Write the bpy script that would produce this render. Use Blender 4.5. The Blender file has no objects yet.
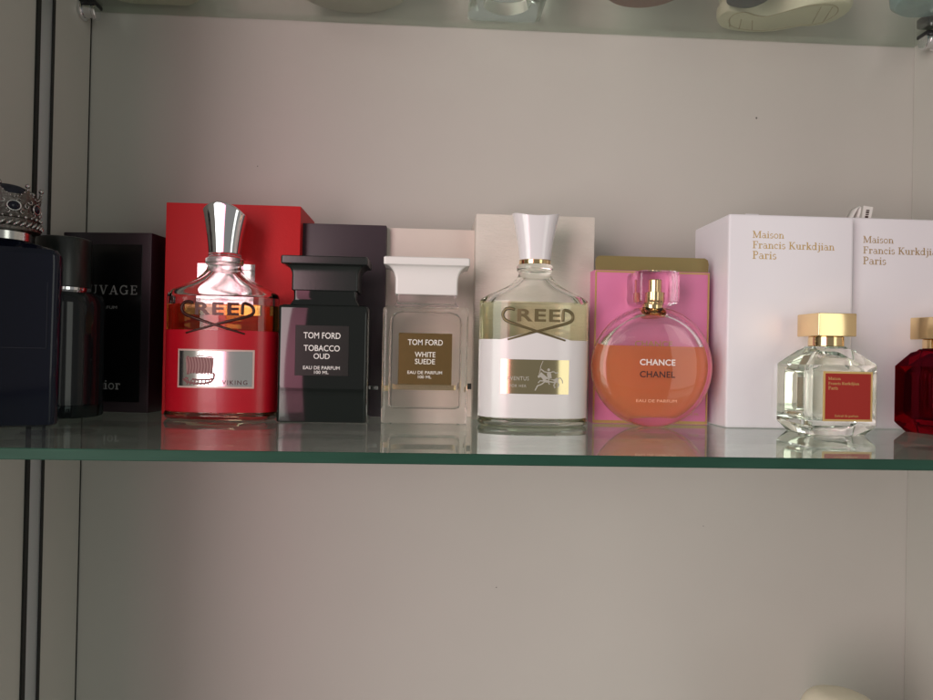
import bpy, bmesh, math, random
from mathutils import Vector, Matrix
random.seed(7)
sc = bpy.context.scene
R = math.radians
PI = math.pi

# ------------------------------------------------------------------ camera, world, lamps, exposure
cam_d = bpy.data.cameras.new('camera')
cam = bpy.data.objects.new('camera', cam_d)
sc.collection.objects.link(cam)
sc.camera = cam
cam_d.sensor_fit = 'HORIZONTAL'
cam_d.sensor_width = 36.0
cam_d.lens = 36.0 * 700.0 / 933.0
cam_d.clip_start = 0.01
cam_d.clip_end = 50.0
pitch, roll, yaw = R(.3932), R(1.156), R(2.8835)
f0 = Vector((math.sin(yaw), math.cos(yaw), 0)); r0 = Vector((math.cos(yaw), -math.sin(yaw), 0)); u0 = Vector((0, 0, 1))
f1 = math.cos(pitch) * f0 + math.sin(pitch) * u0
u1 = -math.sin(pitch) * f0 + math.cos(pitch) * u0
r2 = math.cos(roll) * r0 + math.sin(roll) * u1
u2 = -math.sin(roll) * r0 + math.cos(roll) * u1
cam.matrix_world = Matrix(((r2.x, u2.x, -f1.x, 0), (r2.y, u2.y, -f1.y, 0), (r2.z, u2.z, -f1.z, .049), (0, 0, 0, 1)))

world = bpy.data.worlds.new('World')
sc.world = world
world.use_nodes = True
bgn = world.node_tree.nodes['Background']
bgn.inputs['Color'].default_value = (1.0, .985, .94, 1)
bgn.inputs['Strength'].default_value = .235

def area(name, loc, target, sx, sy, power, col):
    l = bpy.data.lights.new(name, 'AREA')
    l.shape = 'RECTANGLE'; l.size = sx; l.size_y = sy; l.energy = power; l.color = col
    o = bpy.data.objects.new(name, l)
    sc.collection.objects.link(o)
    o.location = loc
    o.rotation_euler = (Vector(target) - Vector(loc)).to_track_quat('-Z', 'Y').to_euler()
    return o
area('window_light', (-.92, -.72, .16), (.15, .5, .05), .85, 1.5, 16.5, (.975, 1.0, .93))
pk = area('pink_curtain_light', (-.56, -.68, .12), (-.02, .6, .09), .36, 1.1, 1.05, (1.0, .33, .47))
pk.data.spread = R(95)
area('side_window_light', (.88, -.60, .15), (.1, .5, .05), .42, 1.0, 2.0, (.97, 1.0, .90))

sc.view_settings.view_transform = 'Standard'
sc.view_settings.look = 'None'
sc.view_settings.exposure = 0.02
sc.view_settings.gamma = 1.0
cy = sc.cycles
cy.use_denoising = True
cy.max_bounces = 20; cy.diffuse_bounces = 5; cy.glossy_bounces = 8
cy.transmission_bounces = 18; cy.transparent_max_bounces = 24
cy.sample_clamp_indirect = 9.0
cy.blur_glossy = .04

# ------------------------------------------------------------------ materials
def newmat(name):
    m = bpy.data.materials.new(name); m.use_nodes = True
    return m, m.node_tree.nodes, m.node_tree.links

def pbr(name, col, rough=.5, metal=0., coat=0., noise=0., nscale=60., bump=0., bscale=200., bdist=.001, voro=False, trans=0., ior=1.5, spec=.5, stretch=None, rvar=0., sheen=0.):
    m, n, l = newmat(name)
    p = n['Principled BSDF']
    p.inputs['Base Color'].default_value = (*col, 1)
    p.inputs['Roughness'].default_value = rough
    p.inputs['Metallic'].default_value = metal
    p.inputs['Coat Weight'].default_value = coat
    p.inputs['Coat Roughness'].default_value = .04
    p.inputs['Transmission Weight'].default_value = trans
    p.inputs['IOR'].default_value = ior
    p.inputs['Specular IOR Level'].default_value = spec
    tc = n.new('ShaderNodeTexCoord')
    src = tc.outputs['Object']
    if stretch:
        mp = n.new('ShaderNodeMapping'); mp.inputs['Scale'].default_value = stretch
        l.new(src, mp.inputs['Vector']); src = mp.outputs['Vector']
    if noise or rvar:
        t = n.new('ShaderNodeTexNoise'); t.inputs['Scale'].default_value = nscale; t.inputs['Detail'].default_value = 5
        l.new(src, t.inputs['Vector'])
        if noise:
            mx = n.new('ShaderNodeMix'); mx.data_type = 'RGBA'
            mx.inputs['A'].default_value = (*[c * (1 - noise) for c in col], 1)
            mx.inputs['B'].default_value = (*[min(1, c * (1 + noise)) for c in col], 1)
            l.new(t.outputs['Fac'], mx.inputs['Factor']); l.new(mx.outputs['Result'], p.inputs['Base Color'])
        if rvar:
            mr = n.new('ShaderNodeMapRange'); mr.inputs['To Min'].default_value = max(0, rough - rvar); mr.inputs['To Max'].default_value = rough + rvar
            l.new(t.outputs['Fac'], mr.inputs['Value']); l.new(mr.outputs['Result'], p.inputs['Roughness'])
    if bump:
        if voro:
            t2 = n.new('ShaderNodeTexVoronoi'); t2.inputs['Scale'].default_value = bscale; o2 = t2.outputs['Distance']
        else:
            t2 = n.new('ShaderNodeTexNoise'); t2.inputs['Scale'].default_value = bscale; t2.inputs['Detail'].default_value = 4; o2 = t2.outputs['Fac']
        l.new(src, t2.inputs['Vector'])
        b = n.new('ShaderNodeBump'); b.inputs['Strength'].default_value = bump; b.inputs['Distance'].default_value = bdist
        l.new(o2, b.inputs['Height']); l.new(b.outputs['Normal'], p.inputs['Normal'])
    return m

def glass(name, col=(1, 1, 1), ior=1.48, rough=0., bump=0., bscale=60., tint_lift=None, lift_amt=0.):
    m, n, l = newmat(name)
    n.remove(n['Principled BSDF'])
    g = n.new('ShaderNodeBsdfGlass')
    g.inputs['Color'].default_value = (*col, 1); g.inputs['IOR'].default_value = ior; g.inputs['Roughness'].default_value = rough
    if bump:
        tc = n.new('ShaderNodeTexCoord')
        t = n.new('ShaderNodeTexNoise'); t.inputs['Scale'].default_value = bscale
        b = n.new('ShaderNodeBump'); b.inputs['Strength'].default_value = bump; b.inputs['Distance'].default_value = .001
        l.new(tc.outputs['Object'], t.inputs['Vector']); l.new(t.outputs['Fac'], b.inputs['Height']); l.new(b.outputs['Normal'], g.inputs['Normal'])
    outp = g.outputs['BSDF']
    if tint_lift:          # diffuse share: coral's own colour, painted brightness in the pearl and pale liquids
        d = n.new('ShaderNodeBsdfDiffuse'); d.inputs['Color'].default_value = (*tint_lift, 1)
        mx = n.new('ShaderNodeMixShader'); mx.inputs[0].default_value = lift_amt
        l.new(outp, mx.inputs[1]); l.new(d.outputs[0], mx.inputs[2]); outp = mx.outputs[0]
    l.new(outp, n['Material Output'].inputs['Surface'])
    return m

def sheet_glass(name, tint, dust):
    # clear float glass: mostly see-through, mirror-like at a grazing angle
    m, n, l = newmat(name)
    n.remove(n['Principled BSDF'])
    tr = n.new('ShaderNodeBsdfTransparent'); tr.inputs['Color'].default_value = (*tint, 1)
    gl = n.new('ShaderNodeBsdfGlossy'); gl.inputs['Roughness'].default_value = .012
    gl.inputs['Color'].default_value = (.93, .97, .95, 1)
    lw = n.new('ShaderNodeLayerWeight'); lw.inputs['Blend'].default_value = .5
    pw = n.new('ShaderNodeMath'); pw.operation = 'POWER'; pw.inputs[1].default_value = 5
    ma = n.new('ShaderNodeMath'); ma.operation = 'MULTIPLY_ADD'; ma.inputs[1].default_value = .95; ma.inputs[2].default_value = .04
    # faint smears
    tc = n.new('ShaderNodeTexCoord'); ns = n.new('ShaderNodeTexNoise'); ns.inputs['Scale'].default_value = 9; ns.inputs['Detail'].default_value = 6
    mr = n.new('ShaderNodeMapRange'); mr.inputs['From Min'].default_value = .4; mr.inputs['From Max'].default_value = .75
    mr.inputs['To Min'].default_value = .006; mr.inputs['To Max'].default_value = .07
    l.new(tc.outputs['Object'], ns.inputs['Vector']); l.new(ns.outputs['Fac'], mr.inputs['Value']); l.new(mr.outputs['Result'], gl.inputs['Roughness'])
    mx = n.new('ShaderNodeMixShader')
    l.new(lw.outputs['Facing'], pw.inputs[0]); l.new(pw.outputs[0], ma.inputs[0]); l.new(ma.outputs[0], mx.inputs[0])
    df = n.new('ShaderNodeBsdfDiffuse'); df.inputs['Color'].default_value = (.62, .68, .63, 1)
    dm = n.new('ShaderNodeMixShader'); dm.inputs[0].default_value = dust     # fine dust film
    dr = n.new('ShaderNodeMapRange'); dr.inputs['From Min'].default_value = .35; dr.inputs['From Max'].default_value = .7
    dr.inputs['To Min'].default_value = dust * .6; dr.inputs['To Max'].default_value = dust * 1.7
    n2 = n.new('ShaderNodeTexNoise'); n2.inputs['Scale'].default_value = 38; n2.inputs['Detail'].default_value = 8
    l.new(tc.outputs['Object'], n2.inputs['Vector']); l.new(n2.outputs['Fac'], dr.inputs['Value']); l.new(dr.outputs['Result'], dm.inputs[0])
    l.new(tr.outputs[0], dm.inputs[1]); l.new(df.outputs[0], dm.inputs[2])
    l.new(dm.outputs[0], mx.inputs[1]); l.new(gl.outputs[0], mx.inputs[2]); l.new(mx.outputs[0], n['Material Output'].inputs['Surface'])
    return m

M = {}
M['wall'] = pbr('wall_laminate', (.515, .495, .455), .5, noise=.055, nscale=7, rvar=.08, bump=.12, bscale=900, bdist=.0004)
M['rail'] = pbr('rail_aluminium', (.62, .64, .66), .38, .7, bump=.1, bscale=300, stretch=(1, 1, .02))
M['gasket'] = pbr('black_gasket', (.008, .008, .007), .6)
M['shelf'] = sheet_glass('shelf_glass', (.91, .955, .925), .10)
M['shelf_clean'] = sheet_glass('clean_shelf_glass', (.89, .92, .885), .01)
M['shelf_edge'] = pbr('shelf_edge_glass', (.022, .066, .045), .35, noise=.25, nscale=30, spec=.06, stretch=(1, 1, 8))
M['rubber'] = pbr('black_rubber', (.012, .012, .013), .35)
M['chrome'] = pbr('chrome', (.80, .80, .82), .04, 1.0)
M['steel'] = pbr('brushed_steel', (.62, .62, .60), .2, 1.0)
M['gold'] = pbr('polished_gold', (.80, .60, .33), .12, 1.0, rvar=.03, nscale=30)
M['gold_dull'] = pbr('dull_gold_card', (.25, .19, .075), .42, .45, bump=.1, bscale=500)
M['gold_print'] = pbr('gold_foil_print', (.52, .34, .12), .4, .4)
M['gold_print_dark'] = pbr('gold_foil_print_dark', (.46, .31, .14), .38, .5)
M['glass'] = glass('clear_glass', (.985, .995, .985), 1.48, bump=.04, bscale=55)
M['inner_air'] = glass('inner_glass_wall', (1, 1, 1), .676)
M['glass_thin'] = glass('clear_glass_cap', (.97, .96, .97), 1.48)
M['white_ink'] = pbr('white_ink', (.80, .79, .76), .45)
M['dark_ink'] = pbr('dark_ink', (.045, .018, .016), .4)
M['grey_ink'] = pbr('grey_ink', (.32, .31, .31), .45)

# ------------------------------------------------------------------ mesh helpers (millimetres in, metres out)
S = .001
def link(o):
    sc.collection.objects.link(o); return o

def build(name, verts, faces, mat, parent=None, smooth=False, mats=None, fmat=None, auto=None, norm=True):
    me = bpy.data.meshes.new(name)
    me.from_pydata([(v[0] * S, v[1] * S, v[2] * S) for v in verts], [], faces)
    if norm:
        bm = bmesh.new(); bm.from_mesh(me)
        bmesh.ops.recalc_face_normals(bm, faces=bm.faces)
        bm.to_mesh(me); bm.free()
    for m in (mats or [mat]): me.materials.append(m)
    if fmat:
        for p, k in zip(me.polygons, fmat): p.material_index = k
    if smooth:
        for p in me.polygons: p.use_smooth = True
    if auto is not None:
        for p in me.polygons: p.use_smooth = True
        me.set_sharp_from_angle(angle=R(auto))
    o = link(bpy.data.objects.new(name, me))
    if parent: o.parent = parent
    return o

def from_bm(name, bm, mat, parent=None, auto=30, mats=None):
    me = bpy.data.meshes.new(name)
    for v in bm.verts: v.co *= S
    bmesh.ops.recalc_face_normals(bm, faces=bm.faces)
    bm.to_mesh(me); bm.free()
    for m in (mats or [mat]): me.materials.append(m)
    for p in me.polygons: p.use_smooth = True
    me.set_sharp_from_angle(angle=R(auto))
    o = link(bpy.data.objects.new(name, me))
    if parent: o.parent = parent
    return o

def box_bm(x0, x1, y0, y1, z0, z1, bev=0., seg=2, bm=None):
    b = bmesh.new()
    vs = [b.verts.new(p) for p in ((x0, y0, z0), (x1, y0, z0), (x1, y1, z0), (x0, y1, z0), (x0, y0, z1), (x1, y0, z1), (x1, y1, z1), (x0, y1, z1))]
    for f in ((0, 3, 2, 1), (4, 5, 6, 7), (0, 1, 5, 4), (1, 2, 6, 5), (2, 3, 7, 6), (3, 0, 4, 7)):
        b.faces.new([vs[i] for i in f])
    if bev:
        bmesh.ops.bevel(b, geom=list(b.edges), offset=bev, segments=seg, profile=.6, affect='EDGES')
    if bm is not None:
        me = bpy.data.meshes.new('tmp'); b.to_mesh(me); bm.from_mesh(me); bpy.data.meshes.remove(me); b.free(); return bm
    return b

def box(name, x0, x1, y0, y1, z0, z1, mat, parent=None, bev=0., seg=2):
    return from_bm(name, box_bm(x0, x1, y0, y1, z0, z1, bev, seg), mat, parent)

def ring_super(a, b, n, k, z, cx=0, cy=0):
    out = []
    for i in range(k):
        t = 2 * PI * i / k
        c, s = math.cos(t), math.sin(t)
        out.append((cx + a * math.copysign(abs(c) ** (2 / n), c), cy + b * math.copysign(abs(s) ** (2 / n), s), z))
    return out

def ring_rrect(a, b, r, z, k=6, cx=0, cy=0):
    out = []
    r = min(r, a - .01, b - .01)
    for qx, qy, a0 in ((1, 1, 0), (-1, 1, 90), (-1, -1, 180), (1, -1, 270)):
        for i in range(k + 1):
            t = R(a0 + 90 * i / k)
            out.append((cx + qx * (a - r) + r * math.cos(t), cy + qy * (b - r) + r * math.sin(t), z))
    return out

def loft(name, rings, mat, parent=None, auto=30, cap=True):
    n = len(rings[0]); v = []; f = []
    for rg in rings: v += rg
    for j in range(len(rings) - 1):
        for i in range(n):
            i2 = (i + 1) % n
            f.append((j * n + i, j * n + i2, (j + 1) * n + i2, (j + 1) * n + i))
    if cap:
        f.append(tuple(range(n - 1, -1, -1))); f.append(tuple((len(rings) - 1) * n + i for i in range(n)))
    return build(name, v, f, mat, parent, auto=auto)

def lathe(name, prof, mat, parent=None, k=48, cx=0, cy=0, auto=30):
    rings = [[(cx + max(r, .01) * math.cos(2 * PI * i / k), cy + max(r, .01) * math.sin(2 * PI * i / k), z) for i in range(k)] for r, z in prof]
    return loft(name, rings, mat, parent, auto)

def sphere_into(v, f, c, r, k=10, sc3=(1, 1, 1)):
    b = len(v); rows = k // 2 + 1
    for j in range(rows):
        ph = PI * j / (rows - 1)
        for i in range(k):
            t = 2 * PI * i / k
            v.append((c[0] + r * sc3[0] * math.sin(ph) * math.cos(t), c[1] + r * sc3[1] * math.sin(ph) * math.sin(t), c[2] + r * sc3[2] * math.cos(ph)))
    for j in range(rows - 1):
        for i in range(k):
            f.append((b + j * k + i, b + j * k + (i + 1) % k, b + (j + 1) * k + (i + 1) % k, b + (j + 1) * k + i))

def tube_into(v, f, pts, rad, k=8, closed=False):
    P = [Vector(p) for p in pts]; n = len(P); b = len(v)
    up = Vector((0, -1, 0.013))
    for i, p in enumerate(P):
        if closed: d = P[(i + 1) % n] - P[i - 1]
        else: d = P[min(i + 1, n - 1)] - P[max(i - 1, 0)]
        d.normalize()
        s = d.cross(up)
        if s.length < 1e-5: s = d.cross(Vector((1, 0, 0)))
        s.normalize(); t = s.cross(d)
        rr = rad[i] if isinstance(rad, (list, tuple)) else rad
        for q in range(k):
            a = 2 * PI * q / k
            v.append(tuple(p + rr * (math.cos(a) * s + math.sin(a) * t)))
    for i in range(n if closed else n - 1):
        j = (i + 1) % n
        for q in range(k):
            f.append((b + i * k + q, b + i * k + (q + 1) % k, b + j * k + (q + 1) % k, b + j * k + q))
    if not closed:
        f.append(tuple(b + q for q in range(k - 1, -1, -1))); f.append(tuple(b + (n - 1) * k + q for q in range(k)))

# ---- lettering
def sans(s, width=None, height=None, bold=0., space=1.0):
    c = bpy.data.curves.new('t', 'FONT'); c.body = s; c.size = 1; c.offset = bold; c.space_character = space; c.resolution_u = 4
    o = link(bpy.data.objects.new('t', c))
    bpy.context.view_layer.update()
    me = bpy.data.meshes.new_from_object(o.evaluated_get(bpy.context.evaluated_depsgraph_get()))
    v = [(p.co.x, p.co.y) for p in me.vertices]; f = [tuple(p.vertices) for p in me.polygons]
    bpy.data.objects.remove(o); bpy.data.curves.remove(c); bpy.data.meshes.remove(me)
    x0 = min(p[0] for p in v); x1 = max(p[0] for p in v); y1 = max(p[1] for p in v)
    y0 = 0.0
    kx = width / (x1 - x0) if width else height / (y1 - y0)
    kz = height / (y1 - y0) if height else kx
    return [((p[0] - (x0 + x1) / 2) * kx, (p[1] - y0) * kz) for p in v], f

T_, t_, s_ = .118, .062, .055
def A_(cx, cy, rx, ry, a0, a1, w, n=14):
    return ([(cx + rx * math.cos(R(a0 + (a1 - a0) * i / n)), cy + ry * math.sin(R(a0 + (a1 - a0) * i / n))) for i in range(n + 1)], w)
def L_(x0, y0, x1, y1, w): return ([(x0, y0), (x1, y1)], w)
def D_(x, y): return ([(x - .055, y), (x + .055, y)], .1)
GL = {
 'M': (.98, [L_(.16, 0, .16, .7, t_), L_(.17, .7, .47, .02, T_), L_(.47, .02, .78, .7, t_), L_(.81, 0, .81, .7, T_), L_(.04, .02, .29, .02, s_), L_(.03, .68, .2, .68, s_), L_(.68, .02, .95, .02, s_), L_(.77, .68, .95, .68, s_)]),
 'a': (.53, [A_(.23, .14, .16, .13, 0, 360, .06, 20), L_(.38, .02, .38, .33, T_), A_(.23, .33, .15, .13, 0, 150, .06), L_(.38, .02, .52, .02, s_)]),
 'i': (.30, [L_(.15, 0, .15, .46, T_), L_(.02, .02, .28, .02, s_), L_(.02, .44, .15, .44, s_), D_(.15, .62)]),
 's': (.42, [A_(.21, .34, .13, .11, 30, 250, .07), A_(.2, .125, .14, .115, 70, -150, .08)]),
 'o': (.52, [A_(.26, .23, .19, .215, 0, 360, .075, 24)]),
 'n': (.60, [L_(.15, 0, .15, .46, T_), A_(.3, .29, .15, .15, 0, 170, .065), L_(.45, 0, .45, .3, T_), L_(.02, .02, .27, .02, s_), L_(.02, .44, .15, .44, s_), L_(.34, .02, .58, .02, s_)]),
 'F': (.62, [L_(.2, 0, .2, .7, T_), L_(.06, .68, .56, .68, s_), L_(.2, .37, .42, .37, s_), L_(.545, .52, .545, .7, t_), L_(.42, .28, .42, .46, t_), L_(.06, .02, .36, .02, s_)]),
 'r': (.44, [L_(.15, 0, .15, .46, T_), A_(.29, .29, .14, .15, 60, 170, .06), D_(.36, .39), L_(.02, .02, .29, .02, s_), L_(.02, .44, .15, .44, s_)]),
 'c': (.46, [A_(.24, .23, .18, .215, 55, 315, .075), D_(.35, .37)]),
 'K': (.74, [L_(.2, 0, .2, .7, T_), L_(.2, .25, .58, .68, t_), L_(.33, .4, .62, .02, T_), L_(.06, .02, .34, .02, s_), L_(.06, .68, .34, .68, s_), L_(.5, .02, .74, .02, s_), L_(.48, .68, .7, .68, s_)]),
 'u': (.60, [L_(.15, .15, .15, .46, T_), A_(.29, .16, .14, .14, 180, 340, .065), L_(.44, 0, .44, .46, T_), L_(.02, .44, .15, .44, s_), L_(.31, .44, .44, .44, s_), L_(.44, .02, .58, .02, s_)]),
 'k': (.58, [L_(.15, 0, .15, .72, T_), L_(.15, .2, .42, .44, t_), L_(.25, .29, .46, .02, T_), L_(.02, .02, .27, .02, s_), L_(.02, .7, .15, .7, s_), L_(.36, .02, .58, .02, s_), L_(.32, .44, .52, .44, s_)]),
 'd': (.58, [A_(.23, .23, .17, .215, 0, 360, .07, 22), L_(.41, 0, .41, .72, T_), L_(.28, .7, .41, .7, s_), L_(.41, .02, .55, .02, s_)]),
 'j': (.32, [L_(.19, -.1, .19, .46, T_), A_(.08, -.1, .11, .1, 0, -130, .06), L_(.05, .44, .19, .44, s_), D_(.19, .62)]),
 'P': (.62, [L_(.2, 0, .2, .7, T_), A_(.33, .515, .2, .165, -90, 90, .08), L_(.06, .68, .34, .68, s_), L_(.2, .35, .34, .35, s_), L_(.06, .02, .36, .02, s_)]),
 'E': (.62, [L_(.18, 0, .18, .7, T_), L_(.05, .68, .54, .68, s_), L_(.18, .36, .42, .36, s_), L_(.05, .02, .56, .02, s_), L_(.53, .54, .53, .7, t_), L_(.55, 0, .55, .17, t_), L_(.42, .28, .42, .45, t_)]),
 'x': (.54, [L_(.1, .44, .44, .02, T_), L_(.42, .44, .1, .02, t_), L_(0, .44, .22, .44, s_), L_(.32, .44, .52, .44, s_), L_(0, .02, .2, .02, s_), L_(.32, .02, .54, .02, s_)]),
 't': (.36, [L_(.16, .1, .16, .6, T_), A_(.25, .1, .09, .09, 180, 330, .06), L_(.02, .44, .32, .44, s_)]),
 'e': (.48, [A_(.24, .23, .18, .215, 0, 315, .075), L_(.07, .25, .42, .25, t_)]),
 'p': (.58, [A_(.34, .23, .17, .215, 0, 360, .07, 22), L_(.16, -.2, .16, .46, T_), L_(.03, .44, .16, .44, s_), L_(.03, -.19, .3, -.19, s_)]),
 'f': (.36, [L_(.16, 0, .16, .58, T_), A_(.27, .58, .11, .13, 60, 180, .06), L_(.02, .44, .32, .44, s_), L_(.03, .02, .3, .02, s_)]),
 'm': (.90, [L_(.15, 0, .15, .46, T_), A_(.29, .29, .14, .15, 0, 170, .065), L_(.43, 0, .43, .3, T_), A_(.58, .29, .15, .15, 0, 170, .065), L_(.73, 0, .73, .3, T_), L_(.02, .02, .27, .02, s_), L_(.02, .44, .15, .44, s_), L_(.32, .02, .55, .02, s_), L_(.62, .02, .86, .02, s_)]),
 'S': (.56, [A_(.28, .525, .17, .155, 20, 250, .075), A_(.27, .19, .19, .17, 70, -165, .085), L_(.46, .52, .46, .7, t_), L_(.075, 0, .075, .2, t_)]),
 'U': (.74, [L_(.17, .24, .17, .7, T_), A_(.37, .24, .2, .23, 180, 360, .065), L_(.57, .24, .57, .7, t_), L_(.04, .68, .3, .68, s_), L_(.46, .68, .68, .68, s_)]),
 'V': (.72, [L_(.13, .7, .37, .0, T_), L_(.37, .0, .6, .7, t_), L_(.0, .68, .27, .68, s_), L_(.48, .68, .72, .68, s_)]),
 'A': (.72, [L_(.12, 0, .36, .7, t_), L_(.36, .7, .6, 0, T_), L_(.19, .22, .5, .22, s_), L_(0, .02, .24, .02, s_), L_(.47, .02, .73, .02, s_)]),
 'G': (.76, [A_(.38, .35, .29, .33, 45, 330, .085, 20), L_(.62, .02, .62, .32, T_), L_(.48, .31, .73, .31, s_), L_(.59, .5, .59, .7, t_)]),
 'D': (.76, [L_(.18, 0, .18, .7, T_), A_(.34, .35, .31, .325, -90, 90, .09, 18), L_(.05, .68, .36, .68, s_), L_(.05, .02, .36, .02, s_)]),
 ' ': (.26, []),
}
def ribbon(pts, w, v, f):
    n = len(pts); b = len(v)
    for i in range(n):
        a = pts[max(i - 1, 0)]; c = pts[min(i + 1, n - 1)]
        if n > 3 and pts[0] == pts[-1] or (n > 3 and abs(pts[0][0] - pts[-1][0]) < 1e-6 and abs(pts[0][1] - pts[-1][1]) < 1e-6):
            a = pts[i - 1] if i > 0 else pts[-2]; c = pts[i + 1] if i < n - 1 else pts[1]
        dx, dy = c[0] - a[0], c[1] - a[1]; L = math.hypot(dx, dy) or 1
        nx, ny = -dy / L * w / 2, dx / L * w / 2
        v += [(pts[i][0] + nx, pts[i][1] + ny), (pts[i][0] - nx, pts[i][1] - ny)]
    for i in range(n - 1):
        f.append((b + 2 * i, b + 2 * i + 1, b + 2 * i + 3, b + 2 * i + 2))

def serif(s, width=None, space=0., sel=None):
    """slab-serif letters drawn as strokes; returns verts (x, z, layer) left aligned at 0, baseline 0"""
    x = 0; v = []; f = []; lay = []; k = 0
    for i, ch in enumerate(s):
        adv, st = GL[ch]
        for pts, w in st:
            b = len(v)
            ribbon([(px + x, py) for px, py in pts], w, v, f)
            lay += [k % 9] * (len(v) - b); k += 1
        x += adv + space
    kx = width / (x - space)
    return [(a * kx, c * kx, l) for (a, c), l in zip(v, lay)], f

def put(name, vf, mat, parent, fn):
    """fn(x, z, layer) -> local xyz in mm"""
    v, f = vf
    return build(name, [fn(p[0], p[1], p[2] if len(p) > 2 else 0) for p in v], f, mat, parent, norm=False)

def flat(x0, y, z0):
    return lambda x, z, l=0: (x0 + x, y - .004 * l, z0 + z)

# ---- things
def thing(name, loc, label, cat, group=None, rz=0.):
    o = link(bpy.data.objects.new(name, None))
    o.empty_display_size = .02
    o.location = [c * S for c in loc]; o.rotation_euler = (0, 0, rz)
    o['label'] = label; o['category'] = cat
    if group: o['group'] = group
    return o
def tag(o, label, cat, group=None):
    o['label'] = label; o['category'] = cat
    if group: o['group'] = group
    return o

# ------------------------------------------------------------------ cabinet (the setting)
XL, XR, YB, YF = -289.9, 423.3, 600., 346.5
def struct(o): o['kind'] = 'structure'; return o
struct(box('back_wall', XL - 18, XR + 18, YB, YB + 16, -620, 720, M['wall']))
lw = struct(box('side_wall', XL - 18, XL, 270, YB - .4, -620, 720, M['wall']))
struct(box('side_wall', XR, XR + 18, 270, YB - .4, -620, 720, M['wall']))
# fine dark joint down each corner
box('corner_joint', XL, XL + .7, YB - 1.2, YB - .5, -619, 719, M['gasket'], lw)
rail = box('shelf_rail', XL, XL + .8, 523.3, 539, -619, 719, M['rail'], lw, .3)
for y0, y1 in ((518.8, 523.2), (539.1, 542.3)):
    box('gasket', XL + .05, XL + 1.5, y0, y1, -619, 719, M['gasket'], rail)

bw = bpy.data.objects['back_wall']
M['wall_chip'] = pbr('wall_chip', (.10, .09, .08), .8)
for x, z, r in ((281, 262, .75), (-150, 205, .4), (60, -150, .45), (240, -96, .35)):
    lathe_pts = [(x + r * math.cos(q * PI / 5) * (1 + .3 * math.sin(q * 3)), YB - .06, z + r * 1.3 * math.sin(q * PI / 5)) for q in range(10)]
    build('chip', lathe_pts, [tuple(range(10))], M['wall_chip'], bw, norm=False)
# ------------------------------------------------------------------ glass shelves
TH = 5.6
def shelf(ztop, label, mat='shelf'):
    bm = box_bm(XL + 1, XR - 1, YF, YB - 1, -TH, 0, .35, 1)
    o = from_bm('glass_shelf', bm, None, mats=[M[mat], M['shelf_edge']])
    for p in o.data.polygons:
        if p.normal.y < -.5: p.material_index = 1
    for p in o.data.polygons: p.use_smooth = False
    o.location.z = ztop * S
    return tag(o, label, 'glass shelf', 'clear glass shelves of the cabinet')
shelf(0, 'clear glass shelf with dark green front edge carrying the row of perfume bottles')
shelf(329.3 + TH, 'clear glass shelf overhead, seen from below across the top', 'shelf_clean')
shelf(-349, 'clear glass shelf below, under the cream rounded object at bottom right')

def clip(x, y, z, sgn, label):
    t = thing('shelf_clip', (x, y, z), label, 'shelf clip', 'clips holding the upper shelf')
    def cyl(name, x0, x1, r, dz, mat, par):
        k = 24
        rings = [[(xx * sgn, rr * math.cos(2 * PI * i / k), dz + rr * math.sin(2 * PI * i / k)) for i in range(k)] for xx, rr in ((x0, r * .9), (x0 + .6, r), (x1 - .6, r), (x1, r * .9))]
        return loft(name, rings, mat, par)
    cyl('wall_plate', 0, 3, 8.0, -6.5, M['chrome'], t)
    cyl('pin', 3, 10, 6.0, -6.5, M['chrome'], t)
    cyl('end_cap', 10, 13, 6.6, -7.6, M['chrome'], t)
    box('upper_jaw', *sorted((0, 14 * sgn)), -8, 8, TH + .1, TH + 9, M['rubber'], t, 2.5, 3)
    box('lower_jaw', *sorted((1 * sgn, 14 * sgn)), -7, 7, -3.5, -.1, M['rubber'], t, 1.2, 2)
clip(XR, 571, 329.3, -1, 'black and chrome shelf clip on the right wall under the upper shelf')
clip(XL, 583, 329.3, 1, 'black and chrome shelf clip on the left wall, half out of frame')

# ------------------------------------------------------------------ oval bottles with the crossed-stroke logo
def body_hw(z, P):
    for (z0, a0, b0), (z1, a1, b1) in zip(P, P[1:]):
        if z0 <= z <= z1:
            t = (z - z0) / (z1 - z0); return a0 + (a1 - a0) * t, b0 + (b1 - b0) * t
    return P[-1][1:]
NEXP = 2.25
OV = [(0, 36.5, 16.5), (1.0, 38.6, 18.2), (3.2, 39.6, 19.2), (4.6, 39.2, 18.8), (5.4, 38.6, 18.2), (7.0, 38.6, 18.3), (30, 38.8, 18.5), (60, 38.9, 18.6), (86, 39, 18.6), (88.3, 38.6, 18.4),
      (90, 37, 17.6), (91.6, 34.5, 16.6), (93.6, 30, 15.4), (96, 24.6, 14.2), (99, 19, 12.8), (102.5, 14.8, 11.6), (105.5, 12.2, 10.8), (108.5, 11.2, 10.6),
      (109.4, 12.4, 12.0), (110.6, 12.9, 12.5), (113, 12.9, 12.5), (114, 12.2, 11.8)]
def front_y(x, z, off):
    a, b = body_hw(z, OV)
    q = min(1, abs(x) / a)
    return -b * (1 - q ** NEXP) ** (1 / NEXP) - off

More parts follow.
